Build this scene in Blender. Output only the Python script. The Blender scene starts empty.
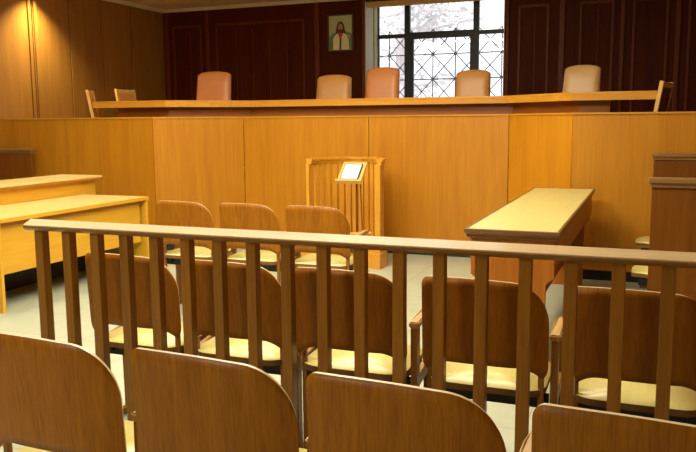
import bpy, bmesh, math, random
from mathutils import Vector, Matrix
random.seed(7)
C = bpy.context.scene.collection
SC = bpy.context.scene
PI = math.pi

# ------------------------------------------------------------------ materials
def nodes(name):
    m = bpy.data.materials.new(name); m.use_nodes = True
    nt = m.node_tree
    return m, nt, nt.nodes['Principled BSDF']

def srgb(r, g, b):
    def f(c):
        c /= 255.0
        return c/12.92 if c <= .04045 else ((c+.055)/1.055)**2.4
    return (f(r), f(g), f(b), 1)

def wood(name, dark, light, axis='Z', scale=1.0, rough=.4, coat=.15, figure=.35, vary=.12, spec=.4):
    m, nt, p = nodes(name)
    N = nt.nodes; L = nt.links
    tc = N.new('ShaderNodeTexCoord')
    oi = N.new('ShaderNodeObjectInfo')
    off = N.new('ShaderNodeVectorMath'); off.operation = 'MULTIPLY_ADD'
    off.inputs[1].default_value = (7.3, 5.1, 9.7)
    cmb = N.new('ShaderNodeCombineXYZ')
    for i in range(3): L.new(oi.outputs['Random'], cmb.inputs[i])
    L.new(cmb.outputs[0], off.inputs[0]); L.new(tc.outputs['Object'], off.inputs[2])
    def grain(s_across, s_along, det, dist):
        mp = N.new('ShaderNodeMapping')
        sc = [s_across*scale]*3
        sc['XYZ'.index(axis)] = s_along*scale
        mp.inputs['Scale'].default_value = sc
        L.new(off.outputs[0], mp.inputs['Vector'])
        n = N.new('ShaderNodeTexNoise')
        n.inputs['Scale'].default_value = 1
        n.inputs['Detail'].default_value = det
        n.inputs['Roughness'].default_value = .6
        n.inputs['Distortion'].default_value = dist
        L.new(mp.outputs[0], n.inputs['Vector'])
        return n
    a = grain(14, 1.1, 5, .6)
    b = grain(90, 3.0, 3, .1)
    mix = N.new('ShaderNodeMath'); mix.operation = 'MULTIPLY_ADD'
    mix.inputs[1].default_value = figure
    sub = N.new('ShaderNodeMath'); sub.operation = 'MULTIPLY'; sub.inputs[1].default_value = 1-figure
    L.new(a.outputs['Fac'], sub.inputs[0])
    L.new(b.outputs['Fac'], mix.inputs[0]); L.new(sub.outputs[0], mix.inputs[2])
    cr = N.new('ShaderNodeValToRGB')
    cr.color_ramp.elements[0].position = .30; cr.color_ramp.elements[0].color = dark
    cr.color_ramp.elements[1].position = .70; cr.color_ramp.elements[1].color = light
    L.new(mix.outputs[0], cr.inputs['Fac'])
    hs = N.new('ShaderNodeHueSaturation')
    mr = N.new('ShaderNodeMapRange')
    mr.inputs['To Min'].default_value = 1-vary; mr.inputs['To Max'].default_value = 1+vary
    L.new(oi.outputs['Random'], mr.inputs['Value'])
    L.new(mr.outputs[0], hs.inputs['Value']); L.new(cr.outputs[0], hs.inputs['Color'])
    L.new(hs.outputs[0], p.inputs['Base Color'])
    p.inputs['Roughness'].default_value = rough
    p.inputs['Specular IOR Level'].default_value = spec
    p.inputs['Coat Weight'].default_value = coat
    p.inputs['Coat Roughness'].default_value = .25
    return m

def plain(name, col, rough=.5, metal=0, noise=0, nscale=20):
    m, nt, p = nodes(name)
    if noise:
        tc = nt.nodes.new('ShaderNodeTexCoord')
        n = nt.nodes.new('ShaderNodeTexNoise'); n.inputs['Scale'].default_value = nscale; n.inputs['Detail'].default_value = 4
        cr = nt.nodes.new('ShaderNodeValToRGB')
        cr.color_ramp.elements[0].color = tuple(c*(1-noise) for c in col[:3])+(1,)
        cr.color_ramp.elements[1].color = tuple(min(1, c*(1+noise)) for c in col[:3])+(1,)
        nt.links.new(tc.outputs['Object'], n.inputs['Vector'])
        nt.links.new(n.outputs['Fac'], cr.inputs['Fac']); nt.links.new(cr.outputs[0], p.inputs['Base Color'])
    else:
        p.inputs['Base Color'].default_value = col
    p.inputs['Roughness'].default_value = rough; p.inputs['Metallic'].default_value = metal
    return m

M = {}
M['dais'] = wood('dais_veneer', srgb(174,108,14), srgb(200,136,30), 'Z', .6, .38, .12, .4, .06)
M['dais_h'] = wood('dais_veneer_lengthwise', srgb(190,126,32), srgb(216,156,52), 'X', .7, .38, .15, .4, .05)
M['fascia_dark'] = wood('recess_veneer', srgb(150,80,22), srgb(176,102,34), 'X', .7, .4, .15, .4, .05)
M['back'] = wood('chair_back_ply', srgb(121,67,3), srgb(168,105,14), 'Z', 2.0, .45, .05, .5, .07, .2)
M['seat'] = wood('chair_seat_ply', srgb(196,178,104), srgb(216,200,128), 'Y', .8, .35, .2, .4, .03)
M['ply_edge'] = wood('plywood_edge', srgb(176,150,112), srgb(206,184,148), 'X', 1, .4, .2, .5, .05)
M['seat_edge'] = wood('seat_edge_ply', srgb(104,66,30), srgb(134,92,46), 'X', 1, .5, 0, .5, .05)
M['frame'] = wood('chair_frame_wood', srgb(122,78,22), srgb(154,106,40), 'Z', 1.5, .42, .08, .4, .06, .25)
M['arm'] = wood('chair_arm_wood', srgb(146,110,54), srgb(182,146,86), 'Y', 1.5, .38, .12, .4, .06, .3)
M['rail'] = wood('rail_oak_lit_top', srgb(166,136,96), srgb(198,170,128), 'X', 1.4, .42, .8, .5, .0)  # worn varnish plus overhead light on the rail top, put into the colour
M['moulding'] = wood('rail_oak_shaded_moulding', srgb(116,76,34), srgb(146,102,54), 'X', 1.4, .42, .1, .5, 0, .25)  # darker than the handrail: shade below the cap is put into the colour
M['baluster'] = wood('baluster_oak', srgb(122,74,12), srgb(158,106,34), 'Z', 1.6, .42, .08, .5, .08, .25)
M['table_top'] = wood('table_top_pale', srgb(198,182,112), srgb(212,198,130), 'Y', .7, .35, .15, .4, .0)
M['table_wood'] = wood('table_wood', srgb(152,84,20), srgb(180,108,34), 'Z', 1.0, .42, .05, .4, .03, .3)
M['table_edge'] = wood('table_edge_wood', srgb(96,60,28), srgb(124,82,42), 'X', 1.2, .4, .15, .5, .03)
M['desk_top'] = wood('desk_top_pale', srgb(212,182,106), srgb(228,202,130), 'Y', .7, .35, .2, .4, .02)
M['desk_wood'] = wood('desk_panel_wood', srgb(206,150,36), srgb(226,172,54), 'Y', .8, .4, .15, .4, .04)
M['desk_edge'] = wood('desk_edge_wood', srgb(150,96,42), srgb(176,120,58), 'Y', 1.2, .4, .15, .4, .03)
M['partition'] = wood('partition_wood', srgb(104,56,8), srgb(130,78,20), 'Z', .9, .45, .04, .4, .05, .2)
M['partition_cap'] = wood('partition_cap_wood', srgb(120,84,44), srgb(150,110,64), 'X', 1.2, .38, .2, .4, .05)
M['witness'] = wood('witness_stand_wood', srgb(196,132,34), srgb(222,160,54), 'Z', 1.4, .38, .2, .4, .05)
M['lectern'] = wood('lectern_wood', srgb(206,160,84), srgb(230,188,112), 'X', 1.5, .4, .15, .4, .02)
M['mahogany'] = wood('dark_mahogany_panelling', srgb(62,22,4), srgb(86,34,8), 'Z', .5, .6, 0, .4, .04, .08)
M['mahogany_trim'] = wood('dark_mahogany_trim', srgb(84,34,8), srgb(114,52,16), 'Z', .8, .5, .02, .4, .04, .15)
M['sidewall'] = wood('side_wall_veneer', srgb(128,84,26), srgb(156,108,42), 'Z', .5, .4, .1, .4, .06)
M['gap'] = plain('panel_gap', srgb(30,14,8), .8)
M['black'] = plain('black_metal', srgb(22,22,24), .5)
M['kick'] = plain('dark_plinth', srgb(26,32,30), .6)
M['iron'] = plain('window_iron', srgb(20,22,30), .45)
M['grille'] = plain('grille_steel', srgb(104,116,146), .5)
M['ceiling'] = plain('ceiling_plaster', srgb(226,228,186), .9, 0, .03, 4)
M['cornice'] = plain('cornice_paint', srgb(214,210,172), .8)
M['plaster'] = plain('reveal_plaster', srgb(206,196,170), .85)
M['jamb'] = plain('jamb_green_paint', srgb(176,172,120), .8)
M['blind'] = plain('blind_fabric', srgb(206,160,96), .9, 0, .05, 30)
M['leather_salmon'] = plain('salmon_leather', srgb(212,134,78), .38, 0, .05, 8)
M['leather_tan'] = plain('tan_leather', srgb(210,148,80), .38, 0, .05, 8)
M['leather_pale'] = plain('pale_tan_leather', srgb(218,170,114), .36, 0, .05, 8)
M['clerk_frame'] = wood('clerk_chair_frame', srgb(196,148,74), srgb(220,174,98), 'Z', 1.5, .4, .2, .4, .02)
M['clerk_pad'] = plain('clerk_chair_pad', srgb(204,138,60), .6, 0, .06, 20)
M['clerk_pad_dark'] = plain('clerk_chair_dark_pad', srgb(92,48,24), .6, 0, .06, 20)
M['paper'] = plain('white_paper', srgb(226,228,230), .7)
M['paper_frame'] = plain('dark_holder', srgb(74,70,66), .5)
M['pic_frame'] = wood('picture_frame_wood', srgb(58,26,14), srgb(84,40,22), 'Z', 3, .4, .2, .4, 0)
M['pic_bg'] = plain('picture_ground', srgb(176,176,122), .6, 0, .12, 14)
M['pic_green'] = plain('picture_green', srgb(92,124,84), .6, 0, .1, 14)
M['pic_hair'] = plain('picture_hair', srgb(72,40,22), .6)
M['pic_skin'] = plain('picture_skin', srgb(176,124,86), .6)
M['pic_robe'] = plain('picture_robe', srgb(222,208,150), .6, 0, .1, 18)
M['pic_red'] = plain('picture_red', srgb(156,58,44), .6)
M['bark'] = plain('pale_bark', srgb(214,206,206), .9, 0, .1, 6)
M['leaf'] = plain('pale_leaves', srgb(206,206,206), .8, 0, .1, 3)
M['leaf_b'] = plain('silvery_leaves', srgb(218,216,228), .8, 0, .1, 3)
M['yard'] = plain('pale_gravel', srgb(220,216,210), .9, 0, .05, 2)

# vinyl tile floor
m, nt, p = nodes('vinyl_floor')
tc = nt.nodes.new('ShaderNodeTexCoord')
br = nt.nodes.new('ShaderNodeTexBrick'); br.offset = 0; br.squash = 1
br.inputs['Scale'].default_value = 1
br.inputs['Brick Width'].default_value = .5; br.inputs['Row Height'].default_value = .5
br.inputs['Mortar Size'].default_value = .003
br.inputs['Color1'].default_value = srgb(184,186,164); br.inputs['Color2'].default_value = srgb(178,181,158)
br.inputs['Mortar'].default_value = srgb(150,150,132)
no = nt.nodes.new('ShaderNodeTexNoise'); no.inputs['Scale'].default_value = 9; no.inputs['Detail'].default_value = 6
mx = nt.nodes.new('ShaderNodeMix'); mx.data_type = 'RGBA'; mx.blend_type = 'MULTIPLY'; mx.inputs['Factor'].default_value = .35
cr = nt.nodes.new('ShaderNodeValToRGB')
cr.color_ramp.elements[0].position = .3; cr.color_ramp.elements[0].color = (.72,.74,.70,1)
cr.color_ramp.elements[1].position = .7; cr.color_ramp.elements[1].color = (1,1,1,1)
nt.links.new(tc.outputs['Object'], br.inputs['Vector']); nt.links.new(tc.outputs['Object'], no.inputs['Vector'])
nt.links.new(no.outputs['Fac'], cr.inputs['Fac'])
nt.links.new(br.outputs['Color'], mx.inputs['A']); nt.links.new(cr.outputs[0], mx.inputs['B'])
nt.links.new(mx.outputs['Result'], p.inputs['Base Color'])
p.inputs['Roughness'].default_value = .38
M['floor'] = m
# window glass: thin clear pane
m, nt, p = nodes('window_glass')
nt.nodes.remove(p)
tr = nt.nodes.new('ShaderNodeBsdfTransparent'); gl = nt.nodes.new('ShaderNodeBsdfGlossy'); gl.inputs['Roughness'].default_value = .02
ms = nt.nodes.new('ShaderNodeMixShader'); ms.inputs[0].default_value = .06
nt.links.new(tr.outputs[0], ms.inputs[1]); nt.links.new(gl.outputs[0], ms.inputs[2])
nt.links.new(ms.outputs[0], nt.nodes['Material Output'].inputs['Surface'])
M['glass'] = m

# ------------------------------------------------------------------ mesh helpers
def box(bm, x0, x1, y0, y1, z0, z1, bev=0.0, mi=0, mat=None, seg=2):
    t = bmesh.new()
    bmesh.ops.create_cube(t, size=1)
    for v in t.verts:
        v.co = Vector(((x0+x1)/2+v.co.x*(x1-x0), (y0+y1)/2+v.co.y*(y1-y0), (z0+z1)/2+v.co.z*(z1-z0)))
    if bev > 0:
        bmesh.ops.bevel(t, geom=t.edges[:], offset=bev, segments=seg, affect='EDGES', profile=.6)
    merge(bm, t, mat, mi)

def merge(bm, t, mat=None, mi=None):
    if mat is not None: t.transform(mat)
    vm = {}
    for v in t.verts: vm[v] = bm.verts.new(v.co)
    for f in t.faces:
        try:
            g = bm.faces.new([vm[v] for v in f.verts])
            g.material_index = f.material_index if mi is None else mi
            g.smooth = f.smooth
        except ValueError: pass
    t.free()

def prism(bm, pts, vec, mi=0, bev=0.0):
    """closed planar outline pts swept along vec"""
    t = bmesh.new()
    a = [t.verts.new(p) for p in pts]
    b = [t.verts.new(Vector(p)+Vector(vec)) for p in pts]
    n = len(pts)
    t.faces.new(a); t.faces.new(b[::-1])
    for i in range(n): t.faces.new([a[i], b[i], b[(i+1) % n], a[(i+1) % n]])
    bmesh.ops.recalc_face_normals(t, faces=t.faces[:])
    if bev: bmesh.ops.bevel(t, geom=t.edges[:], offset=bev, segments=2, affect='EDGES')
    merge(bm, t, None, mi)

def bar(bm, a, b, w, h, bev=.003, up=(0,0,1)):
    """rectangular bar from a to b, w across, h along up"""
    a, b = Vector(a), Vector(b); d = b-a; L = d.length; d.normalize()
    u = Vector(up); s = d.cross(u)
    if s.length < 1e-4: s = d.cross(Vector((0,1,0)))
    s.normalize(); u = s.cross(d)
    mat = Matrix((s, d, u)).transposed().to_4x4(); mat.translation = (a+b)/2
    box(bm, -w/2, w/2, -L/2, L/2, -h/2, h/2, bev, 0, mat)

def tube(bm, a, b, r, n=10):
    a, b = Vector(a), Vector(b); d = b-a
    t = bmesh.new()
    bmesh.ops.create_cone(t, cap_ends=True, segments=n, radius1=r, radius2=r, depth=d.length)
    for f in t.faces: f.smooth = len(f.verts) == 4
    mat = d.to_track_quat('Z', 'Y').to_matrix().to_4x4(); mat.translation = (a+b)/2
    merge(bm, t, mat)

def lathe(bm, prof, n=20, cx=0, cy=0):
    rings = []
    for r, z in prof:
        rings.append([bm.verts.new((cx+r*math.cos(2*PI*i/n), cy+r*math.sin(2*PI*i/n), z)) for i in range(n)])
    for k in range(len(rings)-1):
        for i in range(n):
            f = bm.faces.new([rings[k][i], rings[k][(i+1) % n], rings[k+1][(i+1) % n], rings[k+1][i]]); f.smooth = True
    bm.faces.new(rings[0][::-1]); bm.faces.new(rings[-1])

def obj(name, bm, mats, parent=None, loc=None, rz=0):
    bmesh.ops.recalc_face_normals(bm, faces=bm.faces[:])
    me = bpy.data.meshes.new(name); bm.to_mesh(me); bm.free()
    for mm in (mats if isinstance(mats, (list, tuple)) else [mats]): me.materials.append(M[mm])
    o = bpy.data.objects.new(name, me); C.objects.link(o)
    if parent is not None: o.parent = parent
    if loc is not None: o.location = loc
    o.rotation_euler.z = rz
    return o

def tag(o, label, cat, group=None):
    o['label'] = label; o['category'] = cat
    if group: o['group'] = group
    return o

def thing(name, label, cat, loc=(0,0,0), rz=0, group=None):
    o = bpy.data.objects.new(name, None); C.objects.link(o)
    o.location = loc; o.rotation_euler.z = rz; o.empty_display_size = .1
    return tag(o, label, cat, group)

def struct(name, bm, mats, parent=None):
    o = obj(name, bm, mats, parent)
    if parent is None: o['kind'] = 'structure'
    return o

def dup(root, loc, rz, label, group=None, skip=(), k=1.0):
    r = root.copy(); C.objects.link(r); r.location = loc; r.rotation_euler.z = rz; r['label'] = label
    if group: r['group'] = group
    for ch in list(root.children):
        if ch.get('only') in skip: continue
        c = ch.copy(); C.objects.link(c); c.parent = r
        for g in list(ch.children):
            d = g.copy(); C.objects.link(d); d.parent = c
    return r

def B(*args, **kw):
    bm = bmesh.new(); box(bm, *args, **kw); return bm

# ------------------------------------------------------------------ room shell
XL, XR, YF, YB, ZC = -7.53, 1.7, -4.0, 10.9, 3.256
KW = 10.9/10.5          # features measured on a wall plane at 10.5 m
struct('floor', B(XL-.2, XR+.2, YF-.2, YB+.7, -.1, 0), 'floor')
struct('ceiling', B(XL-.2, XR+.2, YF-.2, YB+.7, ZC, ZC+.1), 'ceiling')
struct('wall_right', B(XR, XR+.15, YF-.2, YB+.2, 0, ZC), 'sidewall')
struct('wall_front', B(XL-.15, XR+.15, YF-.2, YF, 0, ZC), 'ceiling')

# left wall: veneer panels with dark joints
wl = struct('wall_left', B(XL-.2, XL-.012, YF-.2, YB+.2, 0, ZC), 'gap')
seams = [YF] + [7.99-.685*k for k in range(17, 0, -1) if 7.99-.685*k > YF+.2] + [7.99, 8.68, 9.365, 10.06, 10.74]
for a, b in zip(seams[:-1], seams[1:]):
    obj('wall_panel', B(XL-.013, XL, a+.009, b-.009, 0, ZC, bev=.004), 'sidewall', wl)
obj('wall_panel', B(XL-.013, XL, 10.749, YB, 0, ZC, bev=.004), 'sidewall', wl)
bm = bmesh.new()
for y in (7.91, 8.01):
    box(bm, XL, XL+.022, y, y+.05, 0, ZC, .006)
obj('wall_batten', bm, 'sidewall', wl)

# back wall with the window opening
WX0, WX1, WZ0, WZ1, WD = -3.857*KW, -1.88*KW, 1.25, 3.18, .55
bm = bmesh.new()
box(bm, XL-.2, WX0, YB, YB+WD, 0, ZC); box(bm, WX1, XR+.2, YB, YB+WD, 0, ZC)
box(bm, WX0, WX1, YB, YB+WD, 0, WZ0); box(bm, WX0, WX1, YB, YB+WD, WZ1, ZC)
wb = struct('wall_back', bm, 'mahogany')
for x, w in ((-7.22,.08), (-6.47,.06), (-4.63,.07), (-3.90,.045), (-1.86,.045), (-1.17,.07), (-.42,.05), (.22,.06), (1.2,.06)):
    x *= KW
    obj('pilaster', B(x, x+w, YB-.03, YB, .9, ZC-.05, bev=.006), 'mahogany_trim', wb)
def moulding(x0, x1, z0, z1, w=.035):
    x0, x1 = x0*KW, x1*KW
    bm = bmesh.new()
    box(bm, x0, x0+w, YB-.018, YB, z0, z1, .006); box(bm, x1-w, x1, YB-.018, YB, z0, z1, .006)
    box(bm, x0+w, x1-w, YB-.018, YB, z1-w, z1, .006); box(bm, x0+w, x1-w, YB-.018, YB, z0, z0+w, .006)
    obj('panel_moulding', bm, 'mahogany_trim', wb)
for x0, x1 in ((-7.08,-6.55), (-6.30,-4.80), (-1.70,-1.30), (-.92,-.50), (-.28,.14), (.36,1.1)):
    moulding(x0, x1, 1.0, 2.99)
for x0, n, s in ((-6.24, 4, .285), (-7.02, 1, .25), (-1.66, 1, .17), (-.88, 1, .18)):
    bm = bmesh.new()
    x0, s = x0*KW, s*KW
    for k in range(1, n+1): box(bm, x0+k*s, x0+k*s+.012, YB-.008, YB, 1.04, 2.89, .003)
    obj('panel_batten', bm, 'mahogany_trim', wb)
# cornice along the two visible walls
bm = bmesh.new()
prism(bm, [(XL, YF, ZC-.045), (XL+.03, YF, ZC-.045), (XL+.07, YF, ZC), (XL, YF, ZC)], (0, YB-YF, 0))
o = struct('trim_1', bm, 'cornice')
bm = bmesh.new()
prism(bm, [(XL, YB, ZC-.045), (XL, YB-.03, ZC-.045), (XL, YB-.07, ZC), (XL, YB, ZC)], (XR-XL, 0, 0))
struct('trim_2', bm, 'cornice')

# window, set back in the wall
YW = YB+WD-.06
win = struct('window_1', (lambda bm: (box(bm, WX0, WX0+.012, YB, YW, WZ0, WZ1), box(bm, WX1-.012, WX1, YB, YW, WZ0, WZ1),
             box(bm, WX0, WX1, YB, YW, WZ0, WZ0+.012), bm)[-1])(bmesh.new()), 'plaster')
obj('jamb_strip', B(WX0+.012, WX0+.03, YW-.16, YW-.02, WZ0, WZ1, bev=.003), 'jamb', win)
def wx(x): return x*1.052-.0     # widths measured on the wall plane, carried back to the window plane
bm = bmesh.new()
box(bm, WX0, WX0+.045, YW, YW+.05, WZ0, WZ1, .004); box(bm, WX1-.02, WX1+.03, YW, YW+.05, WZ0, WZ1, .004)
box(bm, WX0, WX1, YW, YW+.05, WZ0, WZ0+.05, .004)
obj('window_frame', bm, 'iron', win)
XM0, XM1 = -3.504, -2.453
for xm in (XM0, XM1):
    obj('mullion', B(xm-.044, xm+.042, YW-.01, YW+.05, WZ0+.04, WZ1, bev=.004), 'iron', win)
ZT = 2.716
bm = bmesh.new()
box(bm, WX0+.04, XM0-.04, YW-.005, YW+.045, ZT-.03, ZT+.03, .004)
box(bm, XM1+.04, WX1-.02, YW-.005, YW+.045, ZT-.03, ZT+.03, .004)
box(bm, XM0+.04, XM1-.04, YW-.005, YW+.045, ZT-.055, ZT+.045, .004)
obj('transom', bm, 'iron', win)
bm = bmesh.new()
for x0, x1 in ((XM0+.04, XM0+.099), (XM1-.088, XM1-.04)): box(bm, x0, x1, YW-.008, YW+.045, WZ0+.05, ZT-.055, .004)
box(bm, XM0+.099, XM1-.088, YW-.008, YW+.045, WZ0+.05, WZ0+.1, .004)
obj('casement', bm, 'iron', win)
bm = bmesh.new()
for x0, x1 in ((WX0+.04, XM0-.035), (XM0+.035, XM1-.035), (XM1+.035, WX1-.01)):
    for z0, z1 in ((WZ0+.04, ZT), (ZT, WZ1)): box(bm, x0, x1, YW+.018, YW+.022, z0, z1)
obj('window_pane', bm, 'glass', win)
# lattice grille outside the glass
bm = bmesh.new()
YG = YW+.2; GX, GZ = .282, .373
gx = [-3.156+.35*k for k in range(-3, 5)]
zt = 2.64
zs = [2.442-GZ*k for k in range(-1, 5)]
x_lo, x_hi = -4.08, -1.82
for x in gx:
    if x_lo < x < x_hi: tube(bm, (x, YG, WZ0-.1), (x, YG, 2.81), .009, 6)
for z in zs[1:]: tube(bm, (x_lo, YG, z), (x_hi, YG, z), .009, 6)
for i in range(len(gx)-1):
    for k in range(len(zs)-1):
        xa, xb = gx[i], gx[i+1]
        if xa < x_lo-.01 or xb > x_hi+.05: continue
        tube(bm, (xa, YG, zs[k+1]), (xb, YG, zs[k]), .008, 6); tube(bm, (xa, YG, zs[k]), (xb, YG, zs[k+1]), .008, 6)
for x in gx:
    for z in zs[1:]:
        if x_lo < x < x_hi:
            t = bmesh.new(); bmesh.ops.create_icosphere(t, subdivisions=1, radius=.028); merge(bm, t, Matrix.Translation((x, YG, z)))
obj('window_grille', bm, 'grille', win)
bl = bmesh.new()
prism(bl, [(WX0+.015, YB+.12+.05*math.cos(a*PI/8), 3.15+.045*math.sin(a*PI/8)) for a in range(16)], (WX1-WX0-.03, 0, 0))
bl_o = obj('roller_blind', bl, 'blind')
tag(bl_o, 'tan roller blind rolled up at the top of the window', 'blind')
obj('valance', B(WX0+.015, WX1-.015, YB+.05, YB+.062, 3.105, 3.20, bev=.003), 'blind', bl_o)

# outside: yard, trees
struct('trim_3', B(-14, 9, YB+.9, 34, -.3, -.2), 'yard')['label'] = 'pale gravel yard outside the window'
def tree(x, y, h, seed, label, mat, trunk=True):
    rnd = random.Random(seed)
    t = thing('tree', label, 'tree', (x, y, -.2), 0, 'trees outside the window')
    bm = bmesh.new()
    pts = [Vector((0,0,0)), Vector((.1,0,h*.3)), Vector((-.05,.1,h*.6)), Vector((.12,.05,h))]
    for i in range(3):
        tube(bm, pts[i], pts[i+1], .16-.035*i, 10)
    tips = []
    for k in range(16):
        b0 = pts[1].lerp(pts[3], rnd.random())
        a = rnd.uniform(0, 2*PI); L = rnd.uniform(.8, 2.0)
        e = b0+Vector((math.cos(a)*L, math.sin(a)*L, rnd.uniform(-.3, .9)))
        tube(bm, b0, e, .03, 6); tips.append((b0, e))
    obj('trunk', bm, 'bark', t)
    bm = bmesh.new()
    for b0, e in tips:
        for k in range(70):
            c = b0.lerp(e, rnd.uniform(.3, 1.15))+Vector((rnd.gauss(0,.3), rnd.gauss(0,.3), rnd.gauss(0,.3)))
            s = rnd.uniform(.05, .12)
            q = Matrix.Rotation(rnd.uniform(0, 6), 3, Vector((rnd.gauss(0,1), rnd.gauss(0,1), rnd.gauss(0,1)+.01)).normalized())
            vs = [bm.verts.new(c+q@Vector(p)) for p in ((-s,0,0), (0,-s*.5,.01), (s,0,0), (0,s*.5,.01))]
            bm.faces.new(vs)
    obj('foliage', bm, mat, t)
tree(-5.9, 18.5, 4.8, 3, 'pale bare-trunked tree seen through the middle window pane', 'leaf')
tree(-2.6, 23, 4.2, 5, 'silvery pale tree seen through the right window pane', 'leaf_b')
tree(-10.6, 26, 4.6, 9, 'pale bushy tree far off behind the left window pane', 'leaf_b')

# ------------------------------------------------------------------ judges' dais and bench
DF = .90                                           # dais floor height
ZL = 1.50                                          # top of the dais front
front = [(XL+.02, 7.15), (-5.13, 7.15), (-4.41, 7.90), (-1.35, 7.90), (-.66, 7.15), (XR-.02, 7.15)]
def slab_poly(bm, pts2, z0, z1, mi=0):
    prism(bm, [(x, y, z0) for x, y in pts2], (0, 0, z1-z0), mi)
inner = [(XL+.02, 7.24), (-5.17, 7.24), (-4.45, 7.99), (-1.31, 7.99), (-.62, 7.24), (XR-.02, 7.24)]
bm = bmesh.new(); slab_poly(bm, inner+[(XR-.02, YB), (XL+.02, YB)], DF-.06, DF)
struct('floor_dais', bm, 'fascia_dark')

bench = thing('judges_bench', 'long faceted wooden judges bench with orange veneer front below the window', 'bench', (-2.9, 7.9, 0))
OX, OY = -2.9, 7.9
def loc2(p): return (p[0]-OX, p[1]-OY)
def wall_seg(bm, a, b, z0, z1, th, off=0.0):
    """upright slab between plan points a and b, front face on the line, thickness behind"""
    a, b = Vector((a[0], a[1])), Vector((b[0], b[1])); d = (b-a).normalized(); n = Vector((-d.y, d.x))
    p = [a+n*off, b+n*off, b+n*(off+th), a+n*(off+th)]
    prism(bm, [(q.x-OX, q.y-OY, z0) for q in p], (0, 0, z1-z0), 0)
mid = (-2.865, 7.90)
segs = [(front[0], front[1]), (front[1], front[2]), (front[2], mid), (mid, front[3]), (front[3], front[4]), (front[4], front[5])]
for a, b in segs:
    a2, b2 = Vector(a), Vector(b); d = (b2-a2).normalized()*.0035
    bm = bmesh.new(); wall_seg(bm, a2+d, b2-d, .115, ZL-.012, .05)
    obj('front_panel', bm, 'dais', bench)
bm = bmesh.new()
for a, b in zip(front[:-1], front[1:]): wall_seg(bm, a, b, 0, ZL-.02, .03, .045)
obj('panel_backing', bm, 'gap', bench)
def strip(name, line, off_f, off_b, z0, z1, mat, bev=0):
    """mitred band following the polyline"""
    L = [Vector(p) for p in line]; n = len(L)
    def offs(o):
        out = []
        for i in range(n):
            ns = []
            if i > 0: d = (L[i]-L[i-1]).normalized(); ns.append(Vector((-d.y, d.x)))
            if i < n-1: d = (L[i+1]-L[i]).normalized(); ns.append(Vector((-d.y, d.x)))
            m_ = sum(ns, Vector((0,0))).normalized(); k = o/max(.3, m_.dot(ns[0]))
            out.append(L[i]+m_*k)
        return out
    f, b = offs(off_f), offs(off_b)
    bm = bmesh.new()
    for i in range(n-1):
        prism(bm, [(q.x-OX, q.y-OY, z0) for q in (f[i], f[i+1], b[i+1], b[i])], (0, 0, z1-z0))
    return obj(name, bm, mat, bench)
strip('ledge', front, -.012, .14, ZL-.012, ZL+.004, 'dais_h')
strip('skirting', front, -.012, .05, .097, .119, 'dais_h')
strip('plinth', front, .02, .05, 0, .097, 'kick')
# desk counter above and behind the front
cline = [(-6.14, 7.40), (-5.13, 7.40), (-4.43, 8.10), (-1.43, 8.10), (-.70, 7.40), (.03, 7.40)]
strip('counter_fascia', cline, 0, .03, 1.617, 1.675, 'dais_h')
strip('counter_top', cline, -.006, .55, 1.672, 1.692, 'dais_h')
mline = [(-5.90, 7.55), (-5.19, 7.55), (-4.49, 8.23), (-1.37, 8.23), (-.64, 7.55), (-.37, 7.55)]
strip('modesty_panel', mline, 0, .03, DF, 1.672, 'fascia_dark')

# judges' leather chairs (fronts facing the room)
def leather_chair(name, label, x, y, w, ztop, mat, rz=0):
    t = thing(name, label, 'chair', (x, y, DF), rz, 'leather chairs behind the judges bench')
    h = ztop-DF
    # padded back: rounded outline with domed crown, cushion depth
    nx, nz = 14, 14
    z0 = .52
    bm = bmesh.new(); rings = []
    for k in range(nz+1):
        v = k/nz; row_f, row_b = [], []
        for i in range(nx+1):
            u = -1+2*i/nx
            hw = w/2*(1-.07*v)
            crown = h-.032*(abs(u)**2.4)-.012*(abs(u)**12)
            z = z0+(crown-z0)*v
            edge = max(abs(u)**8, v**12, (1-v)**12*.7)
            th = .055*(1-.75*edge)
            lean = .10*v
            row_f.append(bm.verts.new((u*hw, -th+lean, z))); row_b.append(bm.verts.new((u*hw, th+lean, z)))
        rings.append((row_f, row_b))
    for k in range(nz):
        for i in range(nx):
            for s in (0, 1):
                a = rings[k][s]; b = rings[k+1][s]
                f = bm.faces.new([a[i], a[i+1], b[i+1], b[i]]); f.smooth = True
        for i in (0, nx):
            f = bm.faces.new([rings[k][0][i], rings[k+1][0][i], rings[k+1][1][i], rings[k][1][i]]); f.smooth = True
    for k in (0, nz):
        for i in range(nx):
            f = bm.faces.new([rings[k][0][i], rings[k][0][i+1], rings[k][1][i+1], rings[k][1][i]]); f.smooth = True
    obj('backrest', bm, mat, t)
    bm = bmesh.new(); box(bm, -w/2-.01, w/2+.01, -.50, -.02, .40, .50, .035, seg=3)
    obj('seat', bm, mat, t)
    for s in (-1, 1):
        bm = bmesh.new()
        bar(bm, (s*(w/2+.03), -.40, .66), (s*(w/2+.03), -.0, .68), .05, .035, .01)
        bar(bm, (s*(w/2+.03), -.34, .45), (s*(w/2+.03), -.34, .65), .03, .04, .004, (0,1,0))
        obj('armrest', bm, 'black', t)
    bm = bmesh.new(); tube(bm, (0,-.25,.10), (0,-.25,.41), .03, 14); obj('column', bm, 'black', t)
    bm = bmesh.new()
    for k in range(5):
        a = 2*PI*k/5+.3
        bar(bm, (0,-.25,.10), (.27*math.cos(a), -.25+.27*math.sin(a), .07), .045, .03, .004)
        tube(bm, (.25*math.cos(a)-.012, -.25+.25*math.sin(a), .028), (.25*math.cos(a)+.012, -.25+.25*math.sin(a), .028), .028, 12)
    obj('base', bm, 'black', t)
    return t
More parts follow.
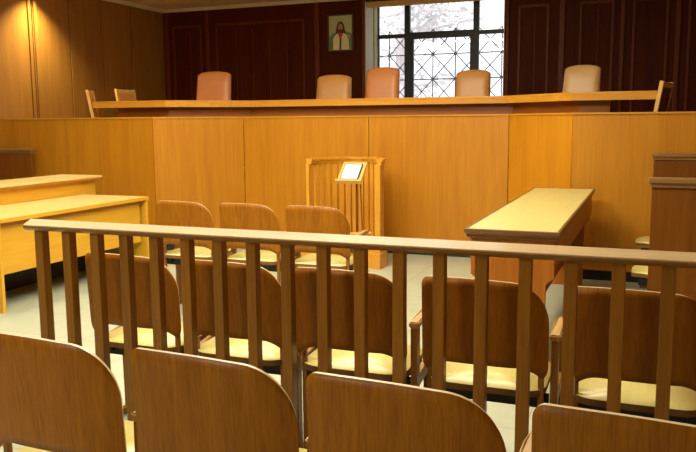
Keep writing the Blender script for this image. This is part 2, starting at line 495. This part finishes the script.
leather_chair('leather_chair', 'salmon leather chair at left, in front of the big dark wall panel', -5.37, 8.80, .50, 2.10, 'leather_salmon', .12)
leather_chair('leather_chair', 'tan leather chair below the framed picture', -3.79, 9.10, .48, 2.03, 'leather_tan', .1)
leather_chair('leather_chair', 'salmon leather chair in front of the left part of the window', -3.10, 8.98, .45, 2.095, 'leather_salmon', .0)
leather_chair('leather_chair', 'tan leather chair in front of the right part of the window', -2.01, 9.12, .44, 2.04, 'leather_tan', .0)
leather_chair('leather_chair', 'pale tan leather chair at right, alone against the dark wall', -.77, 9.05, .43, 2.05, 'leather_pale', -.2)

# wooden clerk chairs at the ends of the bench
def clerk_chair(label, x, y, rz, h, pad):
    t = thing('wooden_chair', label, 'chair', (x, y, DF), rz)
    w = .40
    def by(z): return (z-.42)*-.17                     # back leans away from the seat (seat faces +y)
    for s in (-1, 1):
        bm = bmesh.new()
        bar(bm, (s*(w/2-.02), by(.42), .40), (s*(w/2-.02), by(h), h), .04, .035, .005, (0,1,0))
        bar(bm, (s*(w/2-.02), -.02, 0), (s*(w/2-.02), 0, .43), .04, .035, .005, (0,1,0))
        obj('back_post', bm, 'clerk_frame', t)
        bm = bmesh.new(); bar(bm, (s*(w/2-.02), .33, 0), (s*(w/2-.02), .33, .42), .04, .04, .005, (0,1,0)); obj('leg', bm, 'clerk_frame', t)
    for z in (h-.03, .56):
        bm = bmesh.new(); bar(bm, (-w/2+.04, by(z), z), (w/2-.04, by(z), z), .03, .05, .005)
        obj('back_rail', bm, 'clerk_frame', t)
    bm = bmesh.new()
    c = (h+.53)/2
    bar(bm, (0, by(.585), .585), (0, by(h-.055), h-.055), w-.085, .024, .006, (0,1,0))
    obj('back_pad', bm, pad, t)
    obj('seat', B(-w/2, w/2, -.02, .36, .41, .46, bev=.012), pad, t)
    return t
clerk_chair('light wooden chair with dark back pad at the right end of the judges bench', .037, 7.548, 1.335, .874, 'clerk_pad_dark')
clerk_chair('wooden chair half hidden at the left end of the judges bench, leaning outward', -6.23, 7.60, -1.035, .93, 'clerk_pad')
clerk_chair('light wooden chair with tan back pad standing behind the left end of the judges bench', -6.51, 8.62, -PI/2, .985, 'clerk_pad')

# framed picture
pf = thing('framed_picture', 'small framed picture of a robed long-haired figure on the dark wall', 'picture', (-4.22*KW, YB-.04, 2.745))
pw, ph = .365, .50
bm = bmesh.new()
for x0, x1, z0, z1 in ((-pw/2-.025, -pw/2, -ph/2-.025, ph/2+.025), (pw/2, pw/2+.025, -ph/2-.025, ph/2+.025), (-pw/2, pw/2, ph/2, ph/2+.025), (-pw/2, pw/2, -ph/2-.025, -ph/2)):
    box(bm, x0, x1, -.012, .02, z0, z1, .005)
obj('frame', bm, 'pic_frame', pf)
bm = bmesh.new()
yy = [0]
def blob(pts, mi):
    yy[0] -= .0006
    prism(bm, [(x, yy[0], z) for x, z in pts], (0, .004, 0), mi)
def ell(cx, cz, rx, rz, n=20): return [(cx+rx*math.cos(2*PI*k/n), cz+rz*math.sin(2*PI*k/n)) for k in range(n)]
box(bm, -pw/2, pw/2, .002, .015, -ph/2, ph/2, 0, 0)
blob([(-.18,-.245), (.18,-.245), (.18,-.02), (.10,.02), (-.12,.0), (-.18,-.06)], 1)
blob([(-.12,-.245), (.14,-.245), (.125,-.06), (.06,.0), (-.06,.0), (-.12,-.08)], 2)
blob([(-.085,-.02), (-.06,.10), (-.035,.155), (0,.17), (.035,.155), (.06,.10), (.085,-.02), (.03,-.0), (-.03,0)], 3)
blob(ell(0, .075, .036, .058), 4)
blob([(-.028,.05), (.028,.05), (.02,.012), (0,.0), (-.02,.012)], 3)
blob([(-.045,0), (.045,0), (.012,-.08), (-.012,-.08)], 5)
blob([(-.018,-.245), (.012,-.245), (.014,-.08), (-.012,-.08)], 3)
blob(ell(.13,-.06,.022,.04), 4)
obj('canvas', bm, ['pic_bg', 'pic_green', 'pic_robe', 'pic_hair', 'pic_skin', 'pic_red'], pf)

# ------------------------------------------------------------------ witness stand and lectern
ws = thing('witness_stand', 'curved slatted wooden witness stand in front of the judges bench', 'witness stand', (-2.845, 7.10, 0))
RX, RY, ND = .375, .50, 28
def arc(a, rx=RX, ry=RY): return (rx*math.cos(a), ry*math.sin(a))
def arc_band(bm, r0, r1, z0, z1, a0=0, a1=PI, n=ND):
    pts = [arc(a0+(a1-a0)*k/n, RX+r0, RY+r0) for k in range(n+1)]+[arc(a1-(a1-a0)*k/n, RX+r1, RY+r1) for k in range(n+1)]
    t = bmesh.new()
    lo = [t.verts.new((x, y, z0)) for x, y in pts]; hi = [t.verts.new((x, y, z1)) for x, y in pts]
    N_ = 2*(n+1)
    for k in range(N_): t.faces.new([lo[k], lo[(k+1) % N_], hi[(k+1) % N_], hi[k]])
    for k in range(n):
        t.faces.new([hi[k], hi[k+1], hi[N_-2-k], hi[N_-1-k]]); t.faces.new([lo[k], lo[k+1], lo[N_-2-k], lo[N_-1-k]])
    merge(bm, t)
bm = bmesh.new(); arc_band(bm, -.035, .035, 1.045, 1.07); arc_band(bm, -.022, .022, 1.015, 1.045); obj('top_rail', bm, 'witness', ws)
bm = bmesh.new()
pts = [arc(PI*k/ND, RX+.05, RY+.05) for k in range(ND+1)]
prism(bm, [(x, y, 0) for x, y in pts]+[(-RX-.05, -.12, 0), (RX+.05, -.12, 0)], (0, 0, .15)); obj('platform', bm, 'witness', ws)
for k in range(17):
    a = PI*(k+.5)/17
    x, y = arc(a)
    bm = bmesh.new(); box(bm, -.027, .027, -.012, .012, .15, 1.02, .004, 0, Matrix.Translation((x, y, 0)) @ Matrix.Rotation(math.atan2(y/RY**2, x/RX**2)-PI/2, 4, 'Z'))
    obj('slat', bm, 'witness', ws)
for s in (-1, 1):
    bm = bmesh.new(); box(bm, s*RX-(.030 if s>0 else .016), s*RX+(.030 if s>0 else .016), -.05, .03, .15, 1.02, .006)
    obj('end_post', bm, 'witness', ws)
lc = thing('book_stand', 'slanted wooden book stand on a thin pole holding a white sheet inside the witness stand', 'lectern', (-2.70, 7.08, .15))
mat = Matrix.Translation((-.03, -.03, .795)) @ Matrix.Rotation(math.radians(42), 4, 'X')
bm = bmesh.new(); box(bm, -.125, .125, -.13, .13, -.011, .011, .004, 0, mat); obj('board', bm, 'lectern', lc)
bm = bmesh.new(); box(bm, -.135, .135, -.145, -.128, -.014, .034, .004, 0, mat); obj('ledge', bm, 'lectern', lc)
bm = bmesh.new(); tube(bm, (0,0,.03), (0,0,.785), .008, 12); obj('pole', bm, 'partition', lc)
bm = bmesh.new(); tube(bm, (.06,.02,.03), (.04,.0,.78), .006, 10); obj('stay', bm, 'partition', lc)
bm = bmesh.new(); bar(bm, (-.12,-.10,.185), (.12,.08,.185), .07, .02, .006); obj('foot_shelf', bm, 'lectern', lc)
bm = bmesh.new(); lathe(bm, [(.11,0), (.11,.012), (.02,.03), (.012,.05)], 20); obj('base', bm, 'black', lc)
sh = thing('sheet_in_holder', 'white sheet in a dark-rimmed holder lying on the slanted book stand', 'sheet', (-2.70, 7.08, .15))
bm = bmesh.new(); box(bm, -.095, .095, -.122, .09, .0115, .027, .003, 0, mat); obj('holder', bm, 'paper_frame', sh)
bm = bmesh.new(); box(bm, -.085, .085, -.114, .078, .0272, .029, 0, 0, mat); obj('paper', bm, 'paper', sh)

# ------------------------------------------------------------------ counsel table (right of centre)
TX0, TX1, TY0, TY1, TZ = -.956, -.434, 4.20, 6.95, .845
tb = thing('long_table', 'long narrow wooden table with pale yellow top right of centre', 'table', ((TX0+TX1)/2, TY0, 0))
w2, ln = (TX1-TX0)/2, TY1-TY0
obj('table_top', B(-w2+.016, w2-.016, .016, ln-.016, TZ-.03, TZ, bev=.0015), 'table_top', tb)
bm = bmesh.new()
rings = []
for ins, z in ((.016, TZ-.001), (.014, TZ+.001), (.002, TZ+.001), (0, TZ-.002), (0, TZ-.022), (.012, TZ-.034), (.012, TZ-.045), (.03, TZ-.058), (.03, TZ-.03)):
    rings.append([bm.verts.new(p) for p in ((-w2+ins, ins, z), (w2-ins, ins, z), (w2-ins, ln-ins, z), (-w2+ins, ln-ins, z))])
for k in range(len(rings)):
    a, b = rings[k], rings[(k+1) % len(rings)]
    for q in range(4): bm.faces.new([a[q], a[(q+1) % 4], b[(q+1) % 4], b[q]])
obj('table_edge', bm, 'table_edge', tb)
bm = bmesh.new()
for s in (-1, 1): box(bm, s*(w2-.03)-.01, s*(w2-.03)+.01, .08, ln-.08, .64, TZ-.05, .003)
obj('apron', bm, 'table_wood', tb)
for y0 in (.05, ln-.085):
    bm = bmesh.new(); hw = w2-.03; lw = hw-.045
    prism(bm, [(-hw, y0, TZ-.04), (hw, y0, TZ-.04), (hw, y0, .58), (lw+.012, y0, .555), (lw, y0, .54), (lw, y0, 0), (-lw, y0, 0), (-lw, y0, .54), (-lw-.012, y0, .555), (-hw, y0, .58)], (0, .035, 0))
    obj('end_panel', bm, 'table_wood', tb)
obj('stretcher', B(-.02, .02, .085, ln-.085, .18, .30, bev=.004), 'table_wood', tb)
obj('centre_panel', B(-.012, .012, .085, ln-.085, .30, TZ-.05), 'table_wood', tb)

# ------------------------------------------------------------------ benches and partitions at the sides
d1 = thing('side_desk', 'long low yellow wooden desk with open front at left, nearest the rail', 'desk', (-4.57, 4.25, 0))
LD = 1.99
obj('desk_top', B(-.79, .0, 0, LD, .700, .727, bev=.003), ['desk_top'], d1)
obj('top_edge', B(-.002, .008, -.002, LD+.002, .695, .7275, bev=.002), 'desk_wood', d1)
obj('front_panel', B(-.075, -.05, .08, LD-.07, .285, .70, bev=.003), 'desk_wood', d1)
for y0 in (.12, LD-.03):
    obj('end_panel', B(-.60, -.002, y0, y0+.03, 0.0, .70, bev=.003), 'desk_wood', d1)
obj('under_rail', B(-.058, -.03, .15, LD-.03, .66, .70, bev=.003), 'desk_edge', d1)
obj('back_board', B(-.62, -.60, .12, LD, 0, .70), 'black', d1)
d2 = thing('raised_desk', 'higher yellow wooden desk directly behind the low side desk at left', 'desk', (-5.37, 4.25, 0))
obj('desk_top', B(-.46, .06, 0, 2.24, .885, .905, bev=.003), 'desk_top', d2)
obj('top_edge', B(-.46, .066, -.004, 2.25, .868, .888, bev=.004), 'desk_edge', d2)
obj('front_panel', B(-.025, .0, .0, 2.20, .0, .87, bev=.003), 'desk_wood', d2)
obj('end_panel', B(-.42, -.026, 2.17, 2.20, 0, .87, bev=.003), 'desk_wood', d2)
def partition(label, x0, x1, y, z, body, cap, th=.05):
    t = thing('wooden_partition', label, 'partition', ((x0+x1)/2, y, 0))
    h = (x1-x0)/2
    obj('body', B(-h, h, 0, th, 0, z-.03, bev=.004), body, t)
    bm = bmesh.new(); box(bm, -h-.02, h+.02, -.025, th+.02, z-.03, z, .006); box(bm, -h-.008, h+.008, -.012, th+.01, z-.055, z-.028, .004)
    obj('cap', bm, cap, t)
    return t
partition('brown wooden partition end standing behind the two desks at far left', -7.45, -6.72, 6.98, 1.15, 'partition', 'partition_cap')
partition('tall dark brown partition panel at right edge, nearest of two', .015, .95, 4.72, 1.112, 'partition', 'partition_cap')
partition('dark brown partition panel at right edge, farther and higher in view', .028, .95, 7.02, 1.155, 'partition', 'partition_cap')

# ------------------------------------------------------------------ rail with balusters
YR = 2.60
rl = thing('court_rail', 'long oak rail with square balusters crossing in front of the seats', 'railing', (-2.48, YR, 0))
x_end = XR-.02+2.48
def rail_piece(name, prof, mat):
    bm = bmesh.new()
    n0 = [bm.verts.new((-.055-.13*(y+.04)/.185, y, z)) for y, z in prof]
    n1 = [bm.verts.new((x_end, y, z)) for y, z in prof]
    n = len(prof)
    bm.faces.new(n0); bm.faces.new(n1[::-1])
    for i in range(n): bm.faces.new([n0[i], n1[i], n1[(i+1) % n], n0[(i+1) % n]])
    bmesh.ops.recalc_face_normals(bm, faces=bm.faces[:])
    bmesh.ops.bevel(bm, geom=bm.edges[:], offset=.0015, segments=2, affect='EDGES')
    return obj(name, bm, mat, rl)
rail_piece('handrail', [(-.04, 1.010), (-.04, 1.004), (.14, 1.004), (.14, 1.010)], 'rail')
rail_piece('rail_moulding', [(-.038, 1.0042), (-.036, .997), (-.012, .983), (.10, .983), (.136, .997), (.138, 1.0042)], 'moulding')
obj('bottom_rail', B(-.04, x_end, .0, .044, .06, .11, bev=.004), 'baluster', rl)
bal_me = None
for i in range(20):
    x = i*.1506-.009+.0
    if bal_me is None:
        o = obj('baluster', B(-.0215, .0215, -.0215, .0215, 0, .985, bev=.003), 'baluster', rl); bal_me = o.data
    else:
        o = bpy.data.objects.new('baluster', bal_me); C.objects.link(o); o.parent = rl
    o.location = (x, .02, 0)

# ------------------------------------------------------------------ linked theatre seats
BH, BW = .866, .470
def back_mesh():
    n, kz = 48, 10
    hw = BW/2; RL, RRt = .03, .135      # square left shoulder, big round right shoulder (seen from behind)
    cols = []
    for i in range(n+1):
        s = math.sin(PI/2*(-1+2*i/n)); s = .9*s+.1*(-1+2*i/n)
        cols.append(s*hw)
    def zt(x):
        r = RRt if x > 0 else RL
        a = abs(x); e = a-(hw-r)
        top = BH-.010*(a/hw)**2-(.006*x/hw)
        if e <= 0: return top
        return top-r*1.12*(1-math.sqrt(max(0, 1-(e/r)**2.3)))
    def zb(x):
        a = abs(x); base = .535-.045*min(1, max(0, (a-.13)/.09))**2
        e = a-(hw-.03)
        return base if e <= 0 else base+.05*(1-math.sqrt(max(0, 1-(e/.03)**2)))
    bm = bmesh.new(); F = []; Bk = []
    th = .012
    for x in cols:
        a = abs(x)/hw
        D = .045 if x > 0 else .018
        yc = D*a**3
        dydx = D*3*a**2/hw*(1 if x > 0 else -1)
        nrm = Vector((-dydx, 1, 0)).normalized()
        f, b = [], []
        for k in range(kz+1):
            z = zb(x)+(zt(x)-zb(x))*k/kz
            y = yc-(z-.70)*.06
            p = Vector((x, y, z))
            f.append(bm.verts.new(p+nrm*th/2)); b.append(bm.verts.new(p-nrm*th/2))
        F.append(f); Bk.append(b)
    for i in range(n):
        for k in range(kz):
            for G in (F, Bk):
                q = bm.faces.new([G[i][k], G[i+1][k], G[i+1][k+1], G[i][k+1]]); q.smooth = True
        for k in (0, kz):
            q = bm.faces.new([F[i][k], F[i+1][k], Bk[i+1][k], Bk[i][k]]); q.material_index = 1
    for i in (0, n):
        for k in range(kz):
            q = bm.faces.new([F[i][k], F[i][k+1], Bk[i][k+1], Bk[i][k]]); q.material_index = 1
    return bm
def seat_outline(w, d, r, n=8, y0=0):
    pts = []
    for cx, cy, a0 in ((w/2-r, y0+r, -PI/2), (w/2-r*1.9, y0+d-r*1.9, 0), (-w/2+r*1.9, y0+d-r*1.9, PI/2), (-w/2+r, y0+r, PI)):
        rr = r if cy < y0+.1 else r*1.9
        for k in range(n+1):
            a = a0+PI/2*k/n; pts.append((cx+rr*math.cos(a), cy+rr*math.sin(a)))
    return pts
def seat_mesh():
    pts = seat_outline(.455, .43, .085, 8, .015)
    bm = bmesh.new()
    def dz(y): return .014*((y-.02)/.41)-(.018*max(0, (y-.36)/.085)**2)
    top = [bm.verts.new((x, y, .45+dz(y))) for x, y in pts]; bot = [bm.verts.new((x, y, .425+dz(y))) for x, y in pts]
    n = len(pts)
    ct = bm.verts.new((0, .23, .45+dz(.23)-.004)); cb = bm.verts.new((0, .23, .425+dz(.23)))
    for i in range(n):
        j = (i+1) % n
        f = bm.faces.new([ct, top[i], top[j]]); f.smooth = True
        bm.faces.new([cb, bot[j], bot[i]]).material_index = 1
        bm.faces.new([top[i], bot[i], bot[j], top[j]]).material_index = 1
    return bm
def side_frame(s):
    x = s*.256
    bm = bmesh.new()
    bar(bm, (x, .10, 0), (x, .10, .63), .028, .045, .004, (0,1,0))
    bar(bm, (x, .30, .0), (x, .29, .63), .030, .040, .004, (0,1,0))
    bar(bm, (x, .09, .40), (x, .28, .43), .024, .05, .004)
    bar(bm, (x, .02, .02), (x, .40, .02), .034, .03, .006)
    return bm
def arm_mesh(s):
    x = s*.256
    bm = bmesh.new()
    prism(bm, [(x-.02, .075, .630), (x+.02, .075, .630), (x+.021, .25, .644), (x+.016, .32, .642), (x-.016, .32, .642), (x-.021, .25, .644)], (0, 0, .026), 0, .005)
    return bm
def make_seat():
    t = thing('theatre_seat', '', 'chair')
    obj('backrest', back_mesh(), ['back', 'ply_edge'], t)
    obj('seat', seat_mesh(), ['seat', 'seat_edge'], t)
    for s in (-1, 1):
        bm = bmesh.new(); bar(bm, (s*.212, .062, .0), (s*.212, .058, .51), .022, .016, .003, (0,1,0)); obj('back_support', bm, 'frame', t)
    fr = obj('side_frame', side_frame(1), 'frame', t); obj('armrest', arm_mesh(1), 'arm', fr)
    f2 = obj('side_frame', side_frame(-1), 'frame', t); obj('armrest', arm_mesh(-1), 'arm', f2); f2['only'] = 'left'
    bm = bmesh.new(); box(bm, -.235, .235, .10, .14, .36, .41, .004); box(bm, -.20, -.17, .08, .40, .385, .422, .003); box(bm, .17, .20, .08, .40, .385, .422, .003)
    obj('under_frame', bm, 'black', t)
    return t
proto = make_seat()
used = [False]
def place(x, y, rz, label, group, left=False):
    if not used[0]:
        used[0] = True
        proto.location = (x, y, 0); proto.rotation_euler.z = rz; proto['label'] = label; proto['group'] = group
        return proto
    return dup(proto, (x, y, 0), rz, label, group, () if left else ('left',))
Y2, Y3 = 2.765, 4.815
T1 = math.radians(-1.6)
G1, G2, G3, G4 = ('seats in the row nearest the camera', 'seats in the row behind the rail', 'seats in the row beyond, before the witness stand', 'seats facing sideways behind the right partition')
place(-2.15, Y2, 0, 'dark plywood theatre seat behind the left end of the rail', G2, True)
place(-1.543, 1.592, T1, 'brown plywood theatre seat at lower left corner of nearest row', G1)
place(-1.02, 1.6, T1, 'brown plywood theatre seat in nearest row, second from left', G1)
place(-.503, 1.582, T1, 'brown plywood theatre seat in nearest row, at bottom centre', G1)
place(.028, 1.562, T1, 'brown plywood theatre seat at lower right corner of nearest row', G1)
place(-1.626, Y2, 0, 'dark plywood theatre seat behind the rail, second from left', G2)
place(-1.1, Y2, 0, 'dark plywood theatre seat behind the middle of the rail', G2)
place(-0.556, Y2, 0, 'dark plywood theatre seat behind the rail, in front of the long table', G2)
place(-0.008, Y2, 0, 'dark plywood theatre seat behind the rail at the right edge', G2)
place(-3.22, Y3, 0, 'small distant theatre seat beside the low yellow desk', G3, True)
place(-2.675, Y3, 0, 'small distant theatre seat, middle of the three before the bench', G3)
place(-2.137, Y3, 0, 'small distant theatre seat in front of the witness stand', G3)
place(.36, 5.385, PI/2, 'theatre seat facing sideways behind right partition, nearer one seen below the rail', G4, True)
place(.36, 6.685, PI/2, 'theatre seat facing sideways behind right partition, farther one above the rail', G4, True)

# ------------------------------------------------------------------ light
def area(name, loc, sx, sy, power, col, rot=(0,0,0)):
    l = bpy.data.lights.new(name, 'AREA'); l.shape = 'RECTANGLE'; l.size = sx; l.size_y = sy; l.energy = power; l.color = col
    o = bpy.data.objects.new(name, l); C.objects.link(o); o.location = loc; o.rotation_euler = rot
    return o
WARM = (1, .92, .75)
def fill_point(name, loc, power, rad=.16):
    l = bpy.data.lights.new(name, 'POINT'); l.energy = power; l.color = WARM; l.shadow_soft_size = rad
    o = bpy.data.objects.new(name, l); C.objects.link(o); o.location = loc
area('ceiling_lamp_well', (-2.6, 5.4, 3.2), 3.2, .5, 95, WARM)
area('ceiling_lamp_well_left', (-5.0, 4.6, 3.2), .5, 2.0, 60, WARM)
area('ceiling_lamp_seats', (-2.2, 3.0, 3.2), 3.2, .5, 150, WARM)
area('ceiling_lamp_rear', (-2.5, -.5, 3.2), 1.0, .4, 76, WARM)
fill_point('ceiling_fill', (-2.0, 4.0, 2.75), 60)  # unseen point light added to brighten the ceiling, no fixture
fill_point('ceiling_fill', (-2.6, 6.6, 2.95), 42)  # second added fill, lifts the ceiling towards the dais
sp = bpy.data.lights.new('wall_downlight', 'SPOT'); sp.energy = 440; sp.color = (1, .88, .56); sp.spot_size = math.radians(112); sp.spot_blend = 1; sp.shadow_soft_size = .04
so = bpy.data.objects.new('wall_downlight', sp); C.objects.link(so); so.location = (-7.26, 7.95, 3.24); so.rotation_euler = (0, math.radians(-6), 0)

w = bpy.data.worlds.new('outdoors'); SC.world = w; w.use_nodes = True
bg = w.node_tree.nodes['Background']; bg.inputs['Color'].default_value = (.92, .93, 1, 1); bg.inputs['Strength'].default_value = 1.9
sun = bpy.data.lights.new('sun', 'SUN'); sun.energy = 2; sun.angle = .1
s_o = bpy.data.objects.new('sun', sun); C.objects.link(s_o); s_o.rotation_euler = (math.radians(50), 0, math.radians(20))

# ------------------------------------------------------------------ camera
cam = bpy.data.cameras.new('camera'); cam.sensor_fit = 'HORIZONTAL'; cam.sensor_width = 36; cam.lens = 766.2/696*36
co = bpy.data.objects.new('camera', cam); C.objects.link(co)
yaw, pitch, roll = .3757, .1368, -.0075
fwd = Vector((-math.sin(yaw)*math.cos(pitch), math.cos(yaw)*math.cos(pitch), -math.sin(pitch)))
r0 = Vector((math.cos(yaw), math.sin(yaw), 0)); u0 = r0.cross(fwd)
r = r0*math.cos(roll)+u0*math.sin(roll); u = -r0*math.sin(roll)+u0*math.cos(roll)
mt = Matrix((r, u, -fwd)).transposed().to_4x4(); mt.translation = (0, 0, 1.45)
co.matrix_world = mt
cam.clip_start = .05
SC.camera = co
SC.view_settings.view_transform = 'Standard'; SC.view_settings.look = 'None'; SC.view_settings.gamma = 1; SC.view_settings.exposure = 0.0
SC.cycles.max_bounces = 8
